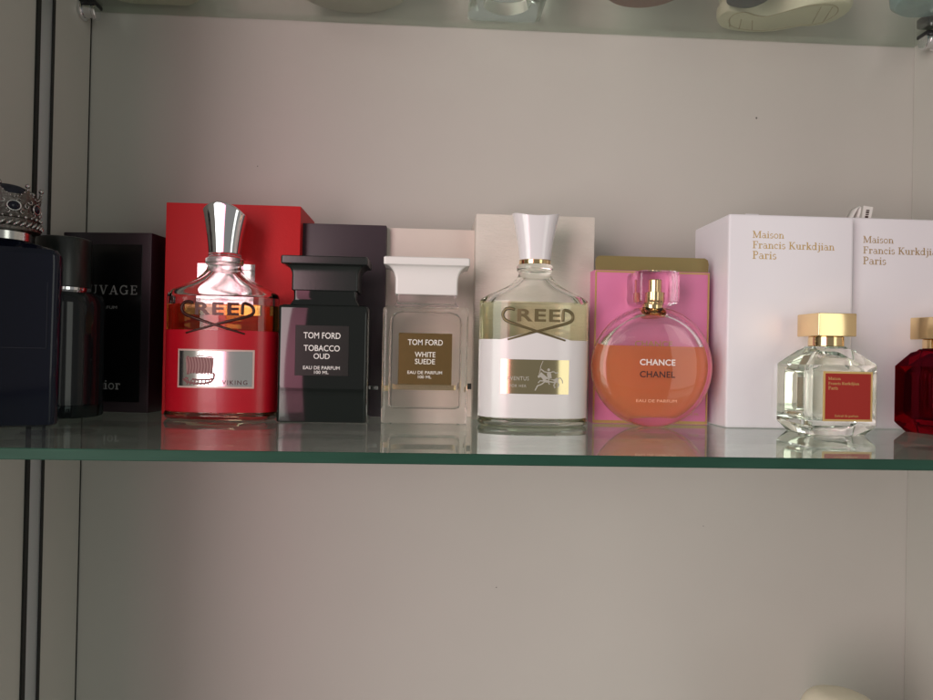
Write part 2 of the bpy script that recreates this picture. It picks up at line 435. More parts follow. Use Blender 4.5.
def oval_bottle(loc, rz, label, sleeve_mat, liquid_mat, liquid_top, logo_mat, cap_mat, cap_ring, cap_prof, topfn, sleeve_top, peak, group):
    t = thing('perfume_bottle', loc, label, 'perfume bottle', group, rz)
    K = 96
    loft('body', [ring_super(a, b, NEXP, K, z) for z, a, b in OV], M['glass'], t, 40)
    # liquid inside the thick glass
    rings = [ring_super(33, 13, NEXP, K, 8), ring_super(35, 14.6, NEXP, K, 9.5)]
    for z in (20, 40, 60, liquid_top if liquid_top < 86 else 84):
        rings.append(ring_super(35.4, 15, NEXP, K, z))
    if liquid_top >= 86:
        for z, a, b in OV:
            if 88 < z <= liquid_top: rings.append(ring_super(a - 3.6, b - 3.6, NEXP, K, z - 1.5))
    loft('perfume', rings, liquid_mat, t, 40)
    # hollow above the liquid: the inner wall of the glass
    zl = max(rings[-1][0][2] + .15, 0)
    air = []
    for z, a, b in OV:
        if z > zl + 1 and z < 107: air.append(ring_super(max(a - 4.2, 6.5), max(b - 4.2, 6.0), NEXP, K, z - 2.2 if z > 88 else z))
    if zl < 84: air.insert(0, ring_super(35, 14.6, NEXP, K, zl))
    air = [r for i, r in enumerate(air) if i == 0 or r[0][2] > air[i - 1][0][2]]
    loft('inner_wall', air, M['inner_air'], t, 40)
    # coloured sleeve round the lower body: a real band with its own thickness
    n = 120; v = []; f = []
    NZ = 24
    for j in range(NZ + 1):
        for i in range(n):
            th = 2 * PI * i / n
            c, s = math.cos(th), math.sin(th)
            x = 39 * math.copysign(abs(c) ** (2 / NEXP), c)
            zt = sleeve_top + (max(0, peak * (1 - abs(x) / 24.0)) if s < 0 else 0)
            z = 6.0 + (zt - 6.0) * j / NZ
            a, b = body_hw(z, OV)
            v.append(((a + .25) * math.copysign(abs(c) ** (2 / NEXP), c), (b + .25) * math.copysign(abs(s) ** (2 / NEXP), s), z))
    for j in range(NZ):
        for i in range(n):
            f.append((j * n + i, j * n + (i + 1) % n, (j + 1) * n + (i + 1) % n, (j + 1) * n + i))
    sl = build('label_sleeve', v, f, sleeve_mat, t, smooth=True)
    # raised logo: R E E letters between two long strokes that cross below
    lg = lambda x, z, l=0: (x, front_y(x, z, .35), z)
    lt = sans('REE', width=30, height=8.4, bold=.028, space=1.14)
    v2 = [(x + 1.2, z + 73.2) for x, z in lt[0]]
    root = put('logo_letters', (v2, lt[1]), logo_mat, t, lg)
    v = []; f = []
    left = [(-15.6, 80.9), (-18.5, 81.8), (-21.5, 81.2), (-23.4, 78.6), (-23.2, 75.6), (-20.5, 73.0), (-14, 70.6), (0, 66.2), (11, 62.9), (20, 60.2)]
    right = [(18.2, 73.4), (18.6, 80.6), (21.5, 80.9), (24.2, 79.4), (25.4, 76.8), (24.6, 74.2), (21, 72.2), (13, 69.8), (0, 66.2), (-11, 62.9), (-20, 60.2)]
    def smooth(p, n=5):
        out = []
        for i in range(len(p) - 1):
            p0 = p[max(i - 1, 0)]; p1 = p[i]; p2 = p[i + 1]; p3 = p[min(i + 2, len(p) - 1)]
            for k in range(n):
                q = k / n
                out.append(tuple(.5 * (2 * p1[d] + (p2[d] - p0[d]) * q + (2 * p0[d] - 5 * p1[d] + 4 * p2[d] - p3[d]) * q * q + (3 * p1[d] - p0[d] - 3 * p2[d] + p3[d]) * q ** 3) for d in (0, 1)))
        out.append(p[-1]); return out
    for k, pts in enumerate((left, right)):
        q = smooth(pts)
        rad = [1.12 if i < len(q) * .55 else 1.12 - .5 * (i - len(q) * .55) / (len(q) * .45) for i in range(len(q))]
        tube_into(v, f, [(x, front_y(x, z, .25), z) for x, z in q], rad, 8)
    build('logo_strokes', v, f, logo_mat, t, smooth=True)
    # collar and cap
    lathe('neck_ring', [(10.6, 114.05), (11.3, 114.4), (11.3, 117.0), (10.8, 117.3)], cap_ring, t, 48)
    K = 72; NR = 26; rings = []
    for j in range(NR + 1):
        q = j / NR
        a, b, n_ = cap_prof(q)
        rg = []
        for (x, y, z) in ring_super(a, b, n_, K, 0):
            rg.append((x, y, 117.4 + (topfn(x, y) - 117.4) * q))
        rings.append(rg)
    # crown of the cap: shrink the last ring over the top surface
    for sfr in (.985, .93, .8, .6, .4, .2, .02):
        a, b, n_ = cap_prof(1.0)
        rings.append([(x, y, topfn(x, y) + (.5 if sfr < .98 else .3)) for (x, y, z) in ring_super(a * sfr, b * sfr, n_, K, 0)])
    loft('cap', rings, cap_mat, t, 35)
    return t, sl

GRP = 'perfume bottles on the shelf'
M['red_sleeve'] = pbr('red_lacquer', (.47, .006, .018), .3, coat=.2, spec=.4, bump=.05, bscale=40, stretch=(1, 1, 14), noise=.06, nscale=20)
M['white_sleeve'] = pbr('white_lacquer', (.74, .72, .72), .25, coat=.4, noise=.02, nscale=12)
M['amber'] = glass('amber_perfume', (1.0, .84, .58), .93)
M['pale_juice'] = glass('pale_perfume', (1.0, .99, .88), .93, tint_lift=(.95, .90, .60), lift_amt=.10)  # yellowish share painted in for bright reflections off the label back
M['bronze'] = pbr('dark_bronze', (.055, .014, .010), .3, .3)
M['olive_gold'] = pbr('olive_gold', (.17, .135, .065), .35, .45)
M['mirror_label'] = pbr('mirror_label', (.86, .84, .82), .14, 1.0, rvar=.02, nscale=8)
M['gold_label'] = pbr('gold_label', (.60, .50, .30), .13, 1.0, rvar=.03, nscale=8)
M['white_cap'] = pbr('white_gloss_plastic', (.78, .76, .78), .16, coat=.6)
M['label_rim'] = pbr('label_rim', (.66, .50, .45), .35, .2)
M['maroon_ink'] = pbr('maroon_ink', (.07, .012, .015), .45)

red_cap = lambda q: (10.8 + 4.4 * q ** 1.25, 10.0 + 2.2 * q ** 1.3, 2.6)
red_top = lambda x, y: 153.0 - 7.5 * (x / 15.2) ** 2 - 1.5 * (x / 15.2) - 1.2 * (y / 12) ** 2
t_red, sl_red = oval_bottle((-148.4, 507, 0), R(-1), 'red and clear oval perfume bottle with chrome cap in front of the red box',
    M['red_sleeve'], M['amber'], 80.5, M['bronze'], M['chrome'], M['glass_thin'], red_cap, red_top, 62.5, 0, GRP)
wh_cap = lambda q: (11.3 + 5.6 * q ** 1.5, 10.4 + 3.0 * q ** 1.5, 2.5)
wh_top = lambda x, y: 148.2 + 2.3 * (x / 17) ** 2 - .8 * (y / 13) ** 2
t_wh, sl_wh = oval_bottle((73.0, 499, 0), R(-1), 'white and clear oval perfume bottle with white cap in front of the cream textured box',
    M['white_sleeve'], M['pale_juice'], 89, M['olive_gold'], M['white_cap'], M['gold'], wh_cap, wh_top, 60.4, 6.2, GRP)

def curved_plate(name, x0, x1, z0, z1, off, mat, parent, nx=24, nz=4):
    v = []; f = []
    for j in range(nz + 1):
        for i in range(nx + 1):
            x = x0 + (x1 - x0) * i / nx; z = z0 + (z1 - z0) * j / nz
            v.append((x, front_y(x, z, off), z))
    for j in range(nz):
        for i in range(nx):
            a = j * (nx + 1) + i; f.append((a, a + 1, a + nx + 2, a + nx + 1))
    o = build(name, v, f, mat, parent, smooth=True, norm=False)
    return o
def onbody(x0, z0, off): return lambda x, z, l=0: (x0 + x, front_y(x0 + x, z0 + z, off + .003 * l), z0 + z)

# red bottle label: mirror plate, pale rim, long ship with a striped sail, word
curved_plate('label_rim', -25.6, 26.6, 22.6, 49.2, .40, M['label_rim'], t_red)
lb = curved_plate('label', -24.4, 25.4, 23.8, 48.0, .50, M['mirror_label'], t_red)
M['ship_ink'] = pbr('ship_print', (.22, .085, .085), .5)
v = []; f = []
ribbon([(-19.2 + 19.0 * q / 8, 37.9 + .5 * math.sin(q / 8 * PI)) for q in range(9)], 11.0, v, f)
M['sail_ink'] = pbr('sail_print', (.36, .20, .19), .5)
put('sail_print', (v, f), M['sail_ink'], lb, onbody(0, 0, .56))
v = []; f = []
for k in range(9):       # sail: bowed vertical stripes
    x0 = -18.2 + k * 2.02
    pts = [(x0 + 1.0 * math.sin(PI * q / 8) - .6 * (q / 8 - .5), 32.2 + 11.2 * q / 8 + .5 * math.sin(k / 8 * PI)) for q in range(9)]
    ribbon(pts, 1.0, v, f)
ribbon([(-19, 43.9), (-9.5, 44.7), (-.5, 43.9)], .8, v, f)
ribbon([(-18.8, 32.0), (-10, 32.8), (-1.6, 31.8)], .6, v, f)
ribbon([(-10, 44.5), (-10, 46.4), (-7, 46.4)], .6, v, f)
hull = [(-21.2, 28.6), (-18.5, 26.6), (-13, 25.6), (-6, 25.7), (-1.5, 27.0), (.3, 29.4), (.5, 32.0), (-.4, 33.2)]
ribbon(hull, 1.5, v, f)
ribbon([(-20, 29.3), (-12, 28.2), (-4, 28.4), (0, 29.2)], 1.3, v, f)
for k in range(7):
    ribbon([(-17.5 + 2.5 * k, 28.2), (-18.6 + 2.5 * k, 24.6)], .8, v, f)
put('ship_emblem', (v, f), M['ship_ink'], lb, onbody(0, 0, .60))
put('lettering', sans('VIKING', width=16.5, height=3.0, space=1.25, bold=.006), M['maroon_ink'], lb, onbody(14.2, 25.2, .60))

# white bottle label: gold plate, rearing horse and rider drawn in pale lines, two words
lb = curved_plate('label', -24.2, 23.2, 22.8, 46.6, .42, M['gold_label'], t_wh)
M['pale_ink'] = pbr('pale_foil_print', (.44, .42, .37), .5, .0)
v = []; f = []
def poly(p):
    b = len(v); v.extend(p); f.append(tuple(range(b, b + len(p))))
poly([(1.0, 35.2), (2.4, 36.6), (3.4, 38.2), (4.2, 37.4), (6.5, 35.5), (9, 33.6), (12.5, 33.2), (14.5, 34.4), (15.7, 33.2), (15.2, 31.4), (13, 30.6), (9.5, 31.2), (7.0, 31.0), (5.2, 31.6), (4.3, 33.6), (3.0, 34.7), (1.6, 34.0)])
poly([(8, 34.3), (7.4, 36.8), (8.4, 38.6), (10, 38.2), (10.6, 36), (10.8, 33.9)])
poly([(8.6 + .95 * math.cos(q * PI / 6), 39.8 + .95 * math.sin(q * PI / 6)) for q in range(12)])
for pts, w in (
    ([(1.9, 36.4), (2.7, 39.0), (3.0, 42.0), (4.6, 45.9)], .42),
    ([(8.2, 37.8), (5.6, 38.4), (3.2, 40.2)], .75),
    ([(10.0, 38.0), (12.0, 38.6), (13.6, 37.6), (15.2, 37.8)], .7),
    ([(9.2, 34.2), (8.4, 31.6), (9.4, 29.6)], .75),
    ([(5.4, 32.0), (2.8, 32.2), (1.4, 30.6)], .75),
    ([(6.0, 31.4), (3.6, 29.6), (1.0, 28.6), (-.6, 25.4)], .8),
    ([(13.6, 31.2), (12.4, 29.2), (13.4, 27.2)], .9),
    ([(14.8, 31.8), (16.0, 29.6), (15.2, 27.6)], .9),
    ([(15.3, 33.6), (17.0, 34.4), (18.4, 32.6), (18.8, 30.6)], .6)):
    ribbon(pts, w, v, f)
put('horse_emblem', (v, f), M['pale_ink'], lb, onbody(0, 0, .52))
put('lettering', sans('AVENTUS', width=15.2, height=2.7, space=1.15, bold=.006), M['pale_ink'], lb, onbody(-12.6, 32.2, .52))
put('lettering', sans('FOR HER', width=11.5, height=1.9, space=1.15), M['pale_ink'], lb, onbody(-12.4, 27.4, .52))

# ------------------------------------------------------------------ rectangular bottles with T-shaped caps
def block_bottle(loc, label, body_mat, cap_mat, neck_mat, hw, ztop, cap, inner=None):
    t = thing('perfume_bottle', loc, label, 'perfume bottle', GRP)
    D = 17.0
    rings = [ring_rrect(hw - 1.2, D - 1.2, 2.2, 0), ring_rrect(hw - .3, D - .3, 2.6, .5), ring_rrect(hw, D, 2.8, 1.5), ring_rrect(hw, D, 2.8, ztop - 2.4), ring_rrect(hw - .5, D - .5, 2.6, ztop - .9), ring_rrect(hw - 1.8, D - 1.6, 2.2, ztop)]
    loft('body', rings, body_mat, t, 35)
    z = ztop + .05
    c = cap
    loft('neck', [ring_rrect(c['stem'] + 1.2, 12.5, 2, z), ring_rrect(c['stem'] + .4, 12, 2, z + 1.2), ring_rrect(c['stem'] - 1.2, 11, 2, z + 4), ring_rrect(c['stem'] - 1.2, 11, 2, c['z0'] - .05)], neck_mat, t, 35)
    pl, st = c['plate'], c['stem']
    rg = [ring_rrect(st - .4, 12.2, 1.6, c['z0']), ring_rrect(st, 12.6, 1.8, c['z0'] + .5), ring_rrect(st, 12.6, 1.8, c['z1'])]
    for q in range(1, 9):
        a = q / 8 * PI / 2
        k = 1 - math.cos(a)
        rg.append(ring_rrect(st + (pl - st - .6) * k, 12.6 + 4.2 * k, 1.8, c['z1'] + (c['z2'] - c['z1']) * math.sin(a)))
    rg += [ring_rrect(pl - .2, 17.2, 1.6, c['z2'] + .25), ring_rrect(pl, 17.4, 1.6, c['z2'] + .8), ring_rrect(pl, 17.4, 1.6, c['z3'] - .6), ring_rrect(pl - .6, 16.8, 1.4, c['z3'])]
    loft('cap', rg, cap_mat, t, 35)
    return t
M['black_glass'] = pbr('black_glass', (.006, .008, .007), .05, coat=.2, spec=.45)
M['black_cap'] = pbr('black_satin_plastic', (.014, .017, .016), .28, bump=.03, bscale=400)
M['black_plate'] = pbr('black_label_plate', (.013, .015, .013), .26, .0, spec=.35)
t = block_bottle((-74.9, 504, 0), 'black rectangular perfume bottle with black T-shaped cap beside the red bottle', M['black_glass'], M['black_cap'], M['black_glass'], 30.9, 81.4, dict(stem=23, plate=29.8, z0=91.6, z1=102.5, z2=109.6, z3=115.2))
pl = box('label', -18.6, 18.0, -17.35, -17.0, 32.5, 67.2, M['black_plate'], t, .12, 1)
for s, w, h, z in (('TOM FORD', 25.2, 4.2, 58.2), ('TOBACCO', 24.6, 4.0, 49.6), ('OUD', 11.0, 3.7, 44.2), ('EAU DE PARFUM', 25.0, 2.3, 36.9), ('100 ML', 9.8, 2.1, 33.9)):
    put('lettering', sans(s, width=w, height=h, bold=.008), M['white_ink'], pl, flat(-.4, -17.42, z))

M['pearl_juice'] = glass('pearl_perfume', (.99, .965, .95), .93, tint_lift=(.95, .88, .84), lift_amt=.07)  # whitish diffuse share paints extra brightness into the clear liquid
M['bronze_plate'] = pbr('bronze_label_plate', (.26, .165, .065), .22, .75, rvar=.06, nscale=20)
M['white_cap2'] = pbr('white_satin_plastic', (.80, .78, .76), .22, coat=.4)
t = block_bottle((-4.2, 509, 0), 'clear rectangular perfume bottle with white T-shaped cap and bronze label', M['glass'], M['white_cap2'], M['glass_thin'], 30.2, 82.3, dict(stem=22.2, plate=30.4, z0=91, z1=100.5, z2=111.4, z3=117.0))
loft('perfume', [ring_rrect(22, 10, 4, 10.5), ring_rrect(24.6, 11.6, 5, 11.4), ring_rrect(25.4, 12.2, 5.2, 13.4), ring_rrect(25.4, 12.2, 5.2, 70), ring_rrect(25, 12, 5, 74), ring_rrect(22, 10.5, 5, 77.4), ring_rrect(17, 9, 4, 78.6)], M['pearl_juice'], t, 50)
pl = box('label', -18.6, 18.8, -17.75, -17.0, 27.4, 63.5, M['bronze_plate'], t, .2, 1)
for s, w, h, z in (('TOM FORD', 24.4, 3.9, 55.2), ('WHITE', 14.4, 3.6, 46.8), ('SUEDE', 14.0, 3.6, 41.9), ('EAU DE PARFUM', 24.2, 2.2, 34.9), ('100 ML', 9.4, 2.0, 31.9)):
    put('lettering', sans(s, width=w, height=h, bold=.006), M['white_ink'], pl, flat(0, -17.82, z))

# ------------------------------------------------------------------ round bottle
M['coral'] = glass('coral_perfume', (1.0, .89, .72), .93, tint_lift=(.95, .37, .165), lift_amt=.42)
t = thing('perfume_bottle', (159.4, 499.5, 0), 'round flat perfume bottle of coral liquid in front of the pink box', 'perfume bottle', GRP)
def disc(name, prof, zc, mat, parent, zmin=None, zmax=None, k=96, auto=30):
    bm = bmesh.new(); rows = []
    for r, y in prof:
        rows.append([bm.verts.new((r * math.cos(2 * PI * i / k), y, zc + r * math.sin(2 * PI * i / k))) for i in range(k)])
    for a, b in zip(rows, rows[1:]):
        for i in range(k):
            bm.faces.new((a[i], a[(i + 1) % k], b[(i + 1) % k], b[i]))
    bm.faces.new(rows[0]); bm.faces.new(rows[-1])
    for lim, nz in ((zmin, -1), (zmax, 1)):
        if lim is not None:
            g = bmesh.ops.bisect_plane(bm, geom=bm.verts[:] + bm.edges[:] + bm.faces[:], plane_co=(0, 0, lim), plane_no=(0, 0, nz), clear_outer=True)
            ed = [e for e in g['geom_cut'] if isinstance(e, bmesh.types.BMEdge)]
            bmesh.ops.edgeloop_fill(bm, edges=ed)
    return from_bm(name, bm, mat, parent, auto)
half = [(1, -14.2), (8, -14.1), (16, -13.75), (24, -13.0), (31, -11.9), (36, -10.6), (39.5, -9.1), (42, -7.0), (43.3, -4.5), (43.7, 0)]
prof = half + [(r, -y) for r, y in half[-2::-1]]
disc('body', prof, 43.0, M['glass'], t, zmin=0)
hi = [(8, -8.6), (20, -8.5), (30, -8.1), (35, -7.0), (37.6, -4.6), (38.6, 0)]
pi_ = hi + [(r, -y) for r, y in hi[-2::-1]]
disc('perfume', pi_, 43.0, M['coral'], t, zmin=8.2, zmax=57.6, auto=40)
disc('inner_wall', pi_, 43.0, M['inner_air'], t, zmin=57.75, auto=40)
lathe('collar', [(6.6, 84.5), (7.3, 84.9), (7.3, 88.6), (7.0, 88.9)], M['gold'], t, 40)
lathe('neck', [(8.6, 79.5), (8.9, 80.2), (8.9, 81.4), (7.0, 82.6), (7.0, 84.4)], M['gold'], t, 40)
loft('cap', [ring_rrect(13.6, 13.6, 4.6, 87.6), ring_rrect(15.2, 15.2, 5.0, 88.6), ring_rrect(15.8, 15.8, 5.2, 91), ring_rrect(15.8, 15.8, 5.2, 108), ring_rrect(15.3, 15.3, 5.0, 110.4), ring_rrect(13.4, 13.4, 4.4, 111.4)], M['glass_thin'], t, 40)
lathe('atomizer', [(6.6, 88.95), (6.8, 89.3), (6.8, 96.6), (4.7, 97.0), (4.7, 104.8), (4.2, 105.4)], M['gold'], t, 40)
put('lettering', sans('CHANCE', width=25.4, height=4.2, bold=.022, space=1.04), M['white_ink'], t, lambda x, z, l=0: (x, -14.25 + .0016 * x * x, 44.4 + z))
put('lettering', sans('CHANEL', width=25.2, height=4.4, bold=.02, space=1.04), M['dark_ink'], t, lambda x, z, l=0: (x, -14.22 + .0016 * x * x, 35.8 + z))
M['peach_ink'] = pbr('peach_print', (.80, .52, .34), .45)
put('lettering', sans('EAU DE PARFUM', width=29, height=2.0, bold=.0), M['peach_ink'], t, lambda x, z, l=0: (x, -13.3 + .0018 * x * x, 18.2 + z))

# ------------------------------------------------------------------ square bottles with gold square caps
def square_bottle(loc, rz, w, d, label, body_mat, k, juice=None):
    t = thing('perfume_bottle', loc, label, 'perfume bottle', GRP, rz)
    a, b = w / 2, d / 2
    def oct_(a, b, c, z): return [(a, -b + c, z), (a, b - c, z), (a - c, b, z), (-a + c, b, z), (-a, b - c, z), (-a, -b + c, z), (-a + c, -b, z), (a - c, -b, z)]
    rg = [oct_(a - 5.5, b - 5.5, 1.2, 0), oct_(a - 4.8, b - 4.8, 1.3, .5), oct_(a - .5, b - .5, 1.6, 6.2), oct_(a, b, 1.8, 7.0), oct_(a, b, 1.8, 47.2), oct_(a - .6, b - .6, 1.6, 48.0), oct_(13.4, 13.4, 1.2, 57.0), oct_(12, 12, 3.4, 58.2), oct_(11.4, 11.4, 4.6, 59.6)]
    loft('body', rg, body_mat, t, 12)
    if juice:
        loft('perfume', [ring_rrect(a - 10, b - 10, 3, 9.6), ring_rrect(a - 6, b - 6, 3.5, 12.6), ring_rrect(a - 5.2, b - 5.2, 3.8, 15), ring_rrect(a - 5.2, b - 5.2, 3.8, 42), ring_rrect(a - 7, b - 7, 3.5, 44.5), ring_rrect(9, 9, 3, 49)], juice, t, 50)
    lathe('collar', [(11.0, 59.7), (11.4, 60.1), (11.4, 66.0), (11.0, 66.4)], M['gold'], t, 56)
    from_bm('cap', box_bm(-13.4, 13.4, -13.4, 13.4, 66.5, 82.2, .8, 3), M['gold'], t)
    return t
M['lemon_juice'] = glass('pale_lemon_perfume', (.99, .99, .95), .93)
M['brick_label'] = pbr('brick_red_label', (.32, .022, .016), .6, spec=.25, noise=.05, nscale=30)
t = square_bottle((273.0, 471.8, 0), R(1.5), 47.5, 43.5, 'clear faceted square perfume bottle with gold cap and brick red label', M['glass'], 0, M['lemon_juice'])
lb = box('label', -15.0, 19.2, -22.25, -21.8, 10.0, 43.0, M['gold_print'], t, .1, 1)
pn = box('label_panel', -13.6, 17.8, -22.45, -22.25, 11.4, 41.6, M['brick_label'], lb, .05, 1)
for s, w, z in (('Maison', 8.6, 37.4), ('Francis Kurkdjian', 21.5, 34.2), ('Paris', 6.9, 31.0)):
    put('lettering', serif(s, w), M['gold_print'], pn, flat(-11.8, -22.5, z))
put('lettering', serif('Extrait de parfum', 16.5), M['gold_print'], pn, flat(-7.0, -22.5, 13.0))

M['ruby'] = glass('ruby_glass', (.60, .05, .12), 1.5, bump=.03)
M['ruby_juice'] = glass('ruby_perfume', (.52, .03, .09), .93)
t = square_bottle((361.5, 479.5, 0), R(14), 42, 40, 'deep ruby red square perfume bottle with gold cap at right edge', M['ruby'], 0, M['ruby_juice'])
lb = box('label', -13.0, 16.0, -20.5, -20.05, 10.0, 43.0, M['gold_print'], t, .1, 1)
box('back_label', -14, 14, 20.05, 20.4, 12, 42, M['dark_ink'], t, .1, 1)
box('label_panel', -11.6, 14.6, -20.7, -20.5, 11.4, 41.6, M['brick_label'], lb, .05, 1)

# ------------------------------------------------------------------ cartons
CG = 'perfume boxes standing behind the bottles'
def carton(loc, w, d, h, mat, label, rz=0., bev=.9, name='perfume_box', seg=2):
    """front face at local y = 0, left edge at x = 0"""
    t = thing(name, loc, label, 'perfume box', CG, rz)
    from_bm('carton', box_bm(0, w, 0, d, 0, h, bev, seg), mat, t)
    return t
M['red_card'] = pbr('red_card', (.56, .012, .016), .5, spec=.3, bump=.15, bscale=900, bdist=.0003, voro=True, noise=.05, nscale=20)
t = carton((-199.6, 532, 0), 99.5, 62, 158.3, M['red_card'], 'red textured perfume box behind the red oval bottle')
M['emblem_foil'] = pbr('emblem_foil', (.62, .52, .54), .24, .9, bump=.1, bscale=300)
em = box('emblem_plate', 24, 66.5, -.5, -.02, 74, 113.5, M['emblem_foil'], t, .15, 1)

M['plum_card'] = pbr('plum_card', (.040, .024, .033), .42, noise=.1, nscale=25)
t = carton((-110.2, 541, 0), 74, 56, 147.4, M['plum_card'], 'dark plum perfume box behind the black rectangular bottle')
box('band', 56, 70, -.35, -.02, 20.8, 23.6, M['steel'], t, .1, 1)

M['cream_card'] = pbr('cream_card', (.70, .61, .55), .5, noise=.03, nscale=30, bump=.08, bscale=500)
t = carton((-37.0, 549, 0), 69.6, 48, 147.2, M['cream_card'], 'smooth cream pink perfume box behind the white-capped rectangular bottle')
box('band', 1.5, 58, -.35, -.02, 22.4, 26.0, M['gold'], t, .1, 1)
box('band', 63, 69, -.35, -.02, 22.0, 26.6, M['gasket'], t, .1, 1)

M['leather_card'] = pbr('leather_card', (.68, .625, .56), .45, bump=.8, bscale=520, bdist=.0006, noise=.07, nscale=60, stretch=(.45, 1, 1.6))
t = carton((32.0, 529, 0), 91.0, 60, 156.2, M['leather_card'], 'cream leather-textured perfume box behind the white oval bottle')

M['pink_card'] = pbr('pink_card', (.66, .19, .37), .4, noise=.03, nscale=20)
t = carton((120.3, 515, 0), 87.4, 52, 114.3, M['pink_card'], 'pink perfume box with gold borders and raised gold lid flap', bev=.6)
v = []; f = []
fr = link(bpy.data.objects.new('x', None)); bpy.data.objects.remove(fr)
bm = bmesh.new()
for (x0, x1, z0, z1) in ((.4, 1.6, .6, 113.7), (85.8, 87.0, .6, 113.7), (1.7, 85.7, .4, 2.6), (1.7, 85.7, 112.6, 113.8)):
    box_bm(x0, x1, -.22, -.02, z0, z1, 0, 1, bm)
from_bm('gold_border', bm, M['gold_print'], t)
# lid flap: thin rounded card standing up from the top
pts = [(1.0, 114.4), (86.4, 114.4), (86.8, 120.5), (86.0, 123.6), (83.6, 125.0), (3.6, 125.0), (1.4, 123.8), (.6, 120.5)]
v = [(x, 1.2 - (z - 114.4) * .02, z) for x, z in pts] + [(x, 2.4 - (z - 114.4) * .02, z) for x, z in pts]
n = len(pts)
f = [tuple(range(n)), tuple(range(2 * n - 1, n - 1, -1))] + [(i, n + i, n + (i + 1) % n, (i + 1) % n) for i in range(n)]
build('lid_flap', v, f, M['gold_dull'], t)
put('lettering', sans('CHANCE', width=27, height=4.2, bold=.01), M['gold_print'], t, flat(44.5, -.3, 57))
put('lettering', sans('EAU DE PARFUM', width=22, height=1.6), M['gold_dull'], t, flat(44.5, -.3, 52))
put('lettering', sans('35 ML', width=8, height=1.8), M['gold_print'], t, flat(77, -.3, 7))

M['white_card'] = pbr('white_card', (.81, .785, .83), .38, noise=.012, nscale=20, bump=.04, bscale=300, coat=.1)
for k, (x, y, w, lab) in enumerate(((213.2, 495.7, 93.4, 'large white box with gold lettering beside the pink box'), (309.4, 504, 96, 'large white box with gold lettering and white ribbon loop at the right edge'))):
    t = carton((x, y, 0), w, 66, 155.2 if k == 0 else 157.0, M['white_card'], lab, bev=2.4, seg=4)
    o = dict(x=17.4, z=(138.0, 130.4, 122.8)) if k == 0 else dict(x=9.0, z=(138.2, 130.2, 122.2))
    mt = M['gold_print'] if k == 0 else M['gold_print_dark']
    for s, w_, z in (('Maison', 23.8, o['z'][0]), ('Francis Kurkdjian', 61.6, o['z'][1]), ('Paris', 18.4, o['z'][2])):
        put('lettering', serif(s, w_), mt, t, flat(o['x'], -.08, z))
    if k == 0:
        box('tab', 15, 25, 6, 18, 155.3, 156.6, M['white_card'], t, .3, 1)
    else:
        M['ribbon'] = pbr('white_ribbon', (.74, .71, .68), .6, bump=.2, bscale=900, stretch=(1, 1, .2))
        # loop of ribbon standing up at the lid seam
        def strip(name, path, y0, y1, th, mat):
            v = []; f = []
            m_ = len(path)
            for side in (y0, y1):
                for x_, z_ in path: v.append((x_, side, z_))
            for i in range(m_ - 1): f.append((i, i + 1, m_ + i + 1, m_ + i))
            ob = build(name, v, f, mat, t, smooth=True, norm=False)
            md = ob.modifiers.new('thick', 'SOLIDIFY'); md.thickness = .0006; md.offset = 0
            return ob
        strip('ribbon_loop', [(6.5, 157.2), (8.5, 161.5), (11.0, 165.8), (12.6, 167.3), (13.6, 166.6), (13.2, 163), (11.6, 157.2)], 10, 19, .6, M['ribbon'])
        # the printed half of the ribbon faces the front
        v = [(13.6, 9.0, 157.2), (20.6, 9.0, 157.2), (23.2, 10.2, 167.2), (15.8, 10.2, 168.0), (13.6, 9.6, 157.2), (20.6, 9.6, 157.2), (23.2, 10.8, 167.2), (15.8, 10.8, 168.0)]
        build('ribbon_end', v, [(0, 1, 2, 3), (7, 6, 5, 4), (0, 4, 5, 1), (1, 5, 6, 2), (2, 6, 7, 3), (3, 7, 4, 0)], M['ribbon'], t)
        bm = bmesh.new()
        for q, (zz, h_) in enumerate(((158.6, 1.6), (160.8, .9), (162.2, 1.3), (163.9, 1.0))):
            xx = 17.0 + (zz - 157.2) * .24
            box_bm(xx - 1.1, xx + 1.4, 8.86 + (zz - 157.2) * .12, 8.98 + (zz - 157.2) * .12, zz, zz + h_, 0, 1, bm)
        from_bm('ribbon_print', bm, M['dark_ink'], t)

# dark box at left with serif lettering
M['aubergine'] = pbr('aubergine_card', (.022, .012, .018), .36, noise=.1, nscale=20)
M['black_panel'] = pbr('black_gloss_panel', (.0025, .0025, .003), .3, coat=.12)
t = carton((-282.5, 549.5, 0), 70.0, 44, 136.6, M['aubergine'], 'black and aubergine perfume box at left with silver serif lettering', rz=R(-7), bev=.8)
box('panel', 4, 63.0, -.3, -.02, 8, 127.5, M['black_panel'], t, .1, 1)
put('lettering', serif('SAUVAGE', 53, .10), M['grey_ink'], t, flat(6.9, -.36, 89.5))
put('lettering', sans('PARFUM', width=16, height=2.2), M['grey_ink'], t, flat(36, -.36, 78.5))
put('lettering', serif('Dior', 21, .03), M['grey_ink'], t, flat(27.2, -.36, 17.5))

